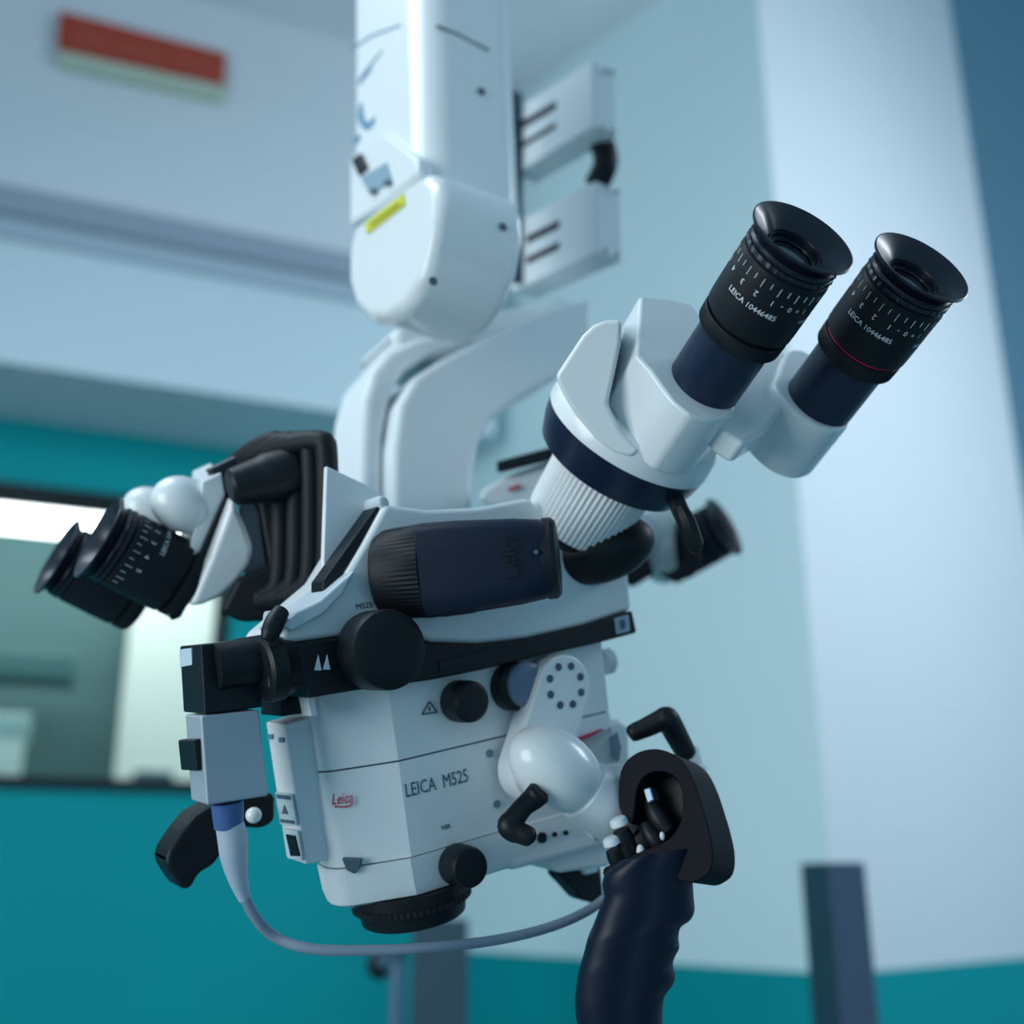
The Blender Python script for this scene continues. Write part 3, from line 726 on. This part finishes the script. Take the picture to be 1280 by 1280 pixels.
rod('rear_arm', [P(735, 640, .80), P(765, 655, .86), P(805, 684, .95)], [.02, .018, .016], WHITE2, mic)
# ---- right side: bracket block, pivoting plate with ball joint, control handle
blk = prismM('side_bracket', [(692, 922), (758, 902), (776, 898), (788, 906), (790, 960), (786, 1050), (760, 1057), (640, 1090), (620, 1060), (640, 1000)], .0, .05, WHITE2, mic, .004, seg=4)
prismM('lower_bracket', [(690, 1068), (770, 1042), (790, 1060), (760, 1084), (700, 1092), (686, 1080)], .004, .04, WHITE2, mic, .003)
prismM('red_stripe', [(712, 926), (734, 918), (753, 911), (753, 913), (736, 922), (718, 928)], -.0012, .0005, REDP, blk, .0002)
text_on('small_lettering', 'OH', .0042, M(705, 919, -.0006), MR, MU, MARKG, blk, sx=1.4)
for x, y, r_ in ((677, 1047, .0030), (693, 1043, .0014), (707, 1041, .0014)): dot('port', M(x, y, -.001), MB, r_, FRAMEB, blk, .002)
sd = prismM('end_recess', [(764, 922), (772, 915), (777, 935), (774, 952), (766, 945)], -.001, .0005, DOTG, blk, .0003)
# pivot plate
pc = M(707, 857, -.020); pcl = M(676, 962, -.020)
r1, r2 = .0170, .0180
ctr = (pcl - pc); L_ = ctr.length; dn_ = ctr / L_; sd_ = dn_.cross(MB).normalized()
pts = []
al = math.asin((r1 - r2) / L_) if L_ else 0
for k in range(25):
    t = math.pi * k / 24 ; pts.append(pc + sd_ * (r1 * math.cos(t)) - dn_ * (r1 * math.sin(t)))
for k in range(25):
    t = math.pi * k / 24 ; pts.append(pcl - sd_ * (r2 * math.cos(t)) + dn_ * (r2 * math.sin(t)))
bm = bmesh.new(); prism(bm, pts, MB * .016); pv = obj('pivot_plate', bm, WHITE, mic, .0015)
for k in range(8):
    t = 2 * math.pi * (k + .35) / 8
    dot('hole', pc + MR * (.0112 * math.cos(t)) + MU * (.0112 * math.sin(t)), MB, .0022, MARKG, pv, .0006)
bx = cdir(.78, -.62, .25).normalized(); by = perp(bx, cdir(.6, .8, 0)); bz = bx.cross(by)
ball('ball_joint', P(695, 961, .598), bx * .0290, by * .0198, bz * .021, WHITE, mic)
bcn = P(695, 961, .598)
turn('joint_sleeve', bcn + bx * .012, bx, [(.006, .0150), (.008, .0170), (.014, .0178), (.030, .0170), (.040, .013), (.045, .006)], WHITE2, mic, seg=64)
turn('sleeve_neck', P(725, 1010, .615), axis_at(740, 1000, 1, -.25, .1), [(0, .014), (.004, .019), (.024, .019), (.034, .015)], WHITE, mic, seg=48)
# locking levers
rod('locking_lever', [P(670, 995, .578), P(667, 998, .578), P(655, 1008, .574), P(642, 1024, .57), P(636, 1032, .569), P(643, 1038, .568), P(650, 1041, .567), P(664, 1047, .565), P(668, 1049, .565)], [.002, .0056, .0052, .0056, .0060, .0060, .0054, .0046, .0015], BLACK, mic, seg=16)
turn('lever_cap', P(668, 997, .578), axis_at(668, 997, .7, -.7, .3), [(-.002, .0058), (.0035, .0064), (.005, .005)], RUBBER, mic, seg=32)
rod('locking_lever', [P(785, 919, .62), P(789, 917, .62), P(806, 910, .62), P(825, 901, .62), P(833, 898, .62), P(838, 905, .621), P(846, 920, .625), P(858, 942, .63)], [.0015, .0046, .0054, .0060, .0066, .0066, .0064, .0058], BLACK, mic, seg=16)
turn('lever_collar', P(862, 944, .632), axis_at(862, 944, .25, .97, .05), [(-.004, .0058), (0, .0062), (.006, .0062), (.008, .0075), (.013, .0070), (.015, .005)], WHITE, mic, seg=32)

# control handle: open head with joystick and buttons, sculpted grip
hn = axis_at(830, 1010, .35, .1, -.93)      # the way the head's opening faces away from
hp0 = P(830, 1010, .575)
def hpx(x, y, o=0.0): return hit(x, y, hp0 + hn * o, hn)
def prismH(name, px, o0, o1, m, parent=mic, bevel=.002, smooth=0, seg=4):
    if smooth: px = catmull(px, smooth, True)
    bm = bmesh.new(); prism(bm, [hpx(x, y, o0) for x, y in px], hn * (o1 - o0)); return obj(name, bm, m, parent, bevel, seg)
head_px = [(774, 1010), (774, 972), (782, 952), (798, 940), (818, 936), (838, 941), (856, 955), (868, 978), (878, 1008), (887, 1040), (891, 1066), (888, 1088), (876, 1099), (862, 1103), (835, 1096), (800, 1084), (764, 1086), (756, 1098), (754, 1086),
           (770, 1078), (806, 1062), (834, 1050), (850, 1028), (853, 1000), (846, 974), (826, 964), (806, 970), (796, 988), (793, 1012), (788, 1030)]
head = prismH('handle_head', head_px, 0, .036, mat('handle_black', (.004, .006, .010), .6, spec=.12), bevel=.004, smooth=3)
prismH('handle_recess', [(780, 1000), (790, 960), (830, 955), (862, 985), (866, 1040), (850, 1075), (800, 1082), (764, 1084), (772, 1040)], .022, .034, FRAMEB, bevel=.002)
prismH('joystick_button', [(803, 986), (813, 983), (818, 1000), (809, 1005)], .004, .014, STEEL, bevel=.001)
rod('joystick', [hpx(812, 1000, .012), hpx(822, 1020, .010), hpx(836, 1038, .012)], [.0045, .0052, .005], BLACK, mic, 16)
rod('switch_stem', [hpx(806, 1030, .010), hpx(816, 1046, .010), hpx(826, 1058, .012)], [.0038, .0048, .0048], BLACK, mic, 16)
for x, y in ((774, 1028), (765, 1052)):
    ax_ = axis_at(x, y, -.35, -.9, .25)
    turn('push_button', P(x + 4, y + 14, .584), ax_, [(-.012, .0050), (-.001, .0050), (.002, .0045)], BLACK, mic, seg=32)
    turn('button_cap', P(x + 1, y + 3, .582), ax_, [(0, .0048), (.002, .0048), (.0034, .0042), (.0040, .003)], MARK, mic, seg=32)
for x, y, s_ in ((801, 1064, .0022), (788, 1060, .0013), (828, 1045, .0014)):
    ball('chrome_pin', hpx(x, y, .004), MR * s_, MU * s_ * 1.6, MB * s_, MARK, mic, 10)
# grip
rows = [(1066, 776, 868), (1082, 757, 868), (1098, 753, 866), (1112, 755, 866), (1128, 749, 867), (1146, 742, 868), (1158, 737, 862), (1166, 734, 851), (1178, 731, 848), (1192, 727, 849), (1202, 724, 844), (1212, 722, 841), (1226, 720, 844), (1238, 719, 841), (1252, 719, 831), (1268, 721, 828), (1290, 727, 828), (1320, 732, 828)]
rows = catmull(rows, 3)
bm = bmesh.new(); rings = []
gd = .560
for y, xl, xr in rows:
    a_ = P(xl, y + 9, gd + .018); b_ = P(xr, y - 7, gd + .018); c_ = (a_ + b_) / 2; hx = (b_ - a_) / 2
    dv = ray((xl + xr) / 2, y).normalized() * .0215
    ring_ = []
    for s in range(40):
        th = 2 * math.pi * s / 40; cc, ss = math.cos(th), math.sin(th); f = (abs(cc) ** 2.6 + abs(ss) ** 2.6) ** (-1 / 2.6)
        ridge = 1 - .10 * math.exp(-((th - math.pi * 1.5) / .25) ** 2)
        ring_.append(bm.verts.new(c_ + hx * (cc * f) + dv * (ss * f * ridge)))
    rings.append(ring_)
for i in range(len(rings) - 1):
    for s in range(40): bm.faces.new((rings[i][s], rings[i][(s + 1) % 40], rings[i + 1][(s + 1) % 40], rings[i + 1][s]))
bm.faces.new(rings[0][::-1]); bm.faces.new(rings[-1])
obj('handle_grip', bm, NAVY, mic, sharp=70)
# small black lever under the bracket
prismM('lower_lever', [(699, 1090), (716, 1088), (752, 1082), (756, 1120), (745, 1130), (728, 1126), (714, 1110), (702, 1098)], .03, .045, BLACK, mic, .004, seg=4)
prismM('lever_pad', [(728, 1078), (746, 1072), (748, 1090), (732, 1094)], .026, .032, MARK, mic, .001)

# ------------------------------------------------------------------ cable
def dof(v): return -(CR.transposed() @ (v - CO)).z
DC = dof(M(286, 1004, .012)); print('cable depth', DC)
cb = empty('camera_cable', P(290, 1010, DC), 'grey cable with blue plug looping below the microscope from its camera', 'cable')
pth = [(292, 1060, DC), (300, 1105, DC), (318, 1145, DC + .002), (345, 1172, DC + .006), (390, 1186, DC * .75 + .140), (460, 1188, DC * .5 + .279), (540, 1184, .559), (620, 1175, .577), (690, 1158, .595), (740, 1135, .610), (775, 1105, .615), (800, 1080, .61)]
rod('cable_sheath', [P(*q) for q in pth], .0026, CABLEM, cb, 16, 8)
rod('strain_relief', [P(287, 1030, DC), P(291, 1050, DC), P(293, 1072, DC), P(298, 1100, DC), P(306, 1124, DC + .001)], [.0068, .0072, .0066, .0046, .0030], mat('pale_grey_boot', (.42, .50, .58), .45), cb)
rod('plug', [P(284, 1002, DC), P(285, 1015, DC), P(286, 1034, DC)], [.0078, .0076, .0070], BLUEG, cb)

# ------------------------------------------------------------------ light
w = bpy.data.worlds.new('world'); SC.world = w; w.use_nodes = True
w.node_tree.nodes['Background'].inputs[0].default_value = (.30, .60, .82, 1); w.node_tree.nodes['Background'].inputs[1].default_value = .52
def area(name, loc, target, size, sy, power, col):
    l = bpy.data.lights.new(name, 'AREA'); l.shape = 'RECTANGLE'; l.size = size; l.size_y = sy; l.energy = power; l.color = col
    o = bpy.data.objects.new(name, l); COL.objects.link(o); o.location = loc
    o.rotation_euler = (Vector(target) - Vector(loc)).to_track_quat('-Z', 'Y').to_euler(); return o
area('soft_key_left', (-1.8, -.68, 1.62), (-.05, .7, 1.58), 1.3, 1.3, 33, (.86, .92, .93))  # added soft light from the left, standing in for an unseen window
area('ceiling_panel_left', (-1.0, .6, 3.0), (-.3, 1.0, 1.5), 1.1, .8, 16, (.76, .90, 1))
area('pillar_fill_light', (2.0, 1.2, 2.95), (1.1, 2.75, 1.95), .9, .9, 34, (.80, .91, 1))  # unseen lamp added to brighten the pillar wall
bl = bpy.data.lights.new('far_room_fill', 'AREA'); bl.size = 1.5; bl.energy = 220; bl.color = (1, .96, .92)  # unseen fill added to brighten what shows through the window
o = bpy.data.objects.new('far_room_fill', bl); COL.objects.link(o); q = C12 + n1 * .8 - d1 * 1.3; o.location = (q.x, q.y, ZC - .1)
SC.view_settings.view_transform = 'Standard'; SC.view_settings.look = 'None'; SC.view_settings.gamma = 1
SC.view_settings.exposure = 0.0; SC.view_settings.use_curve_mapping = False
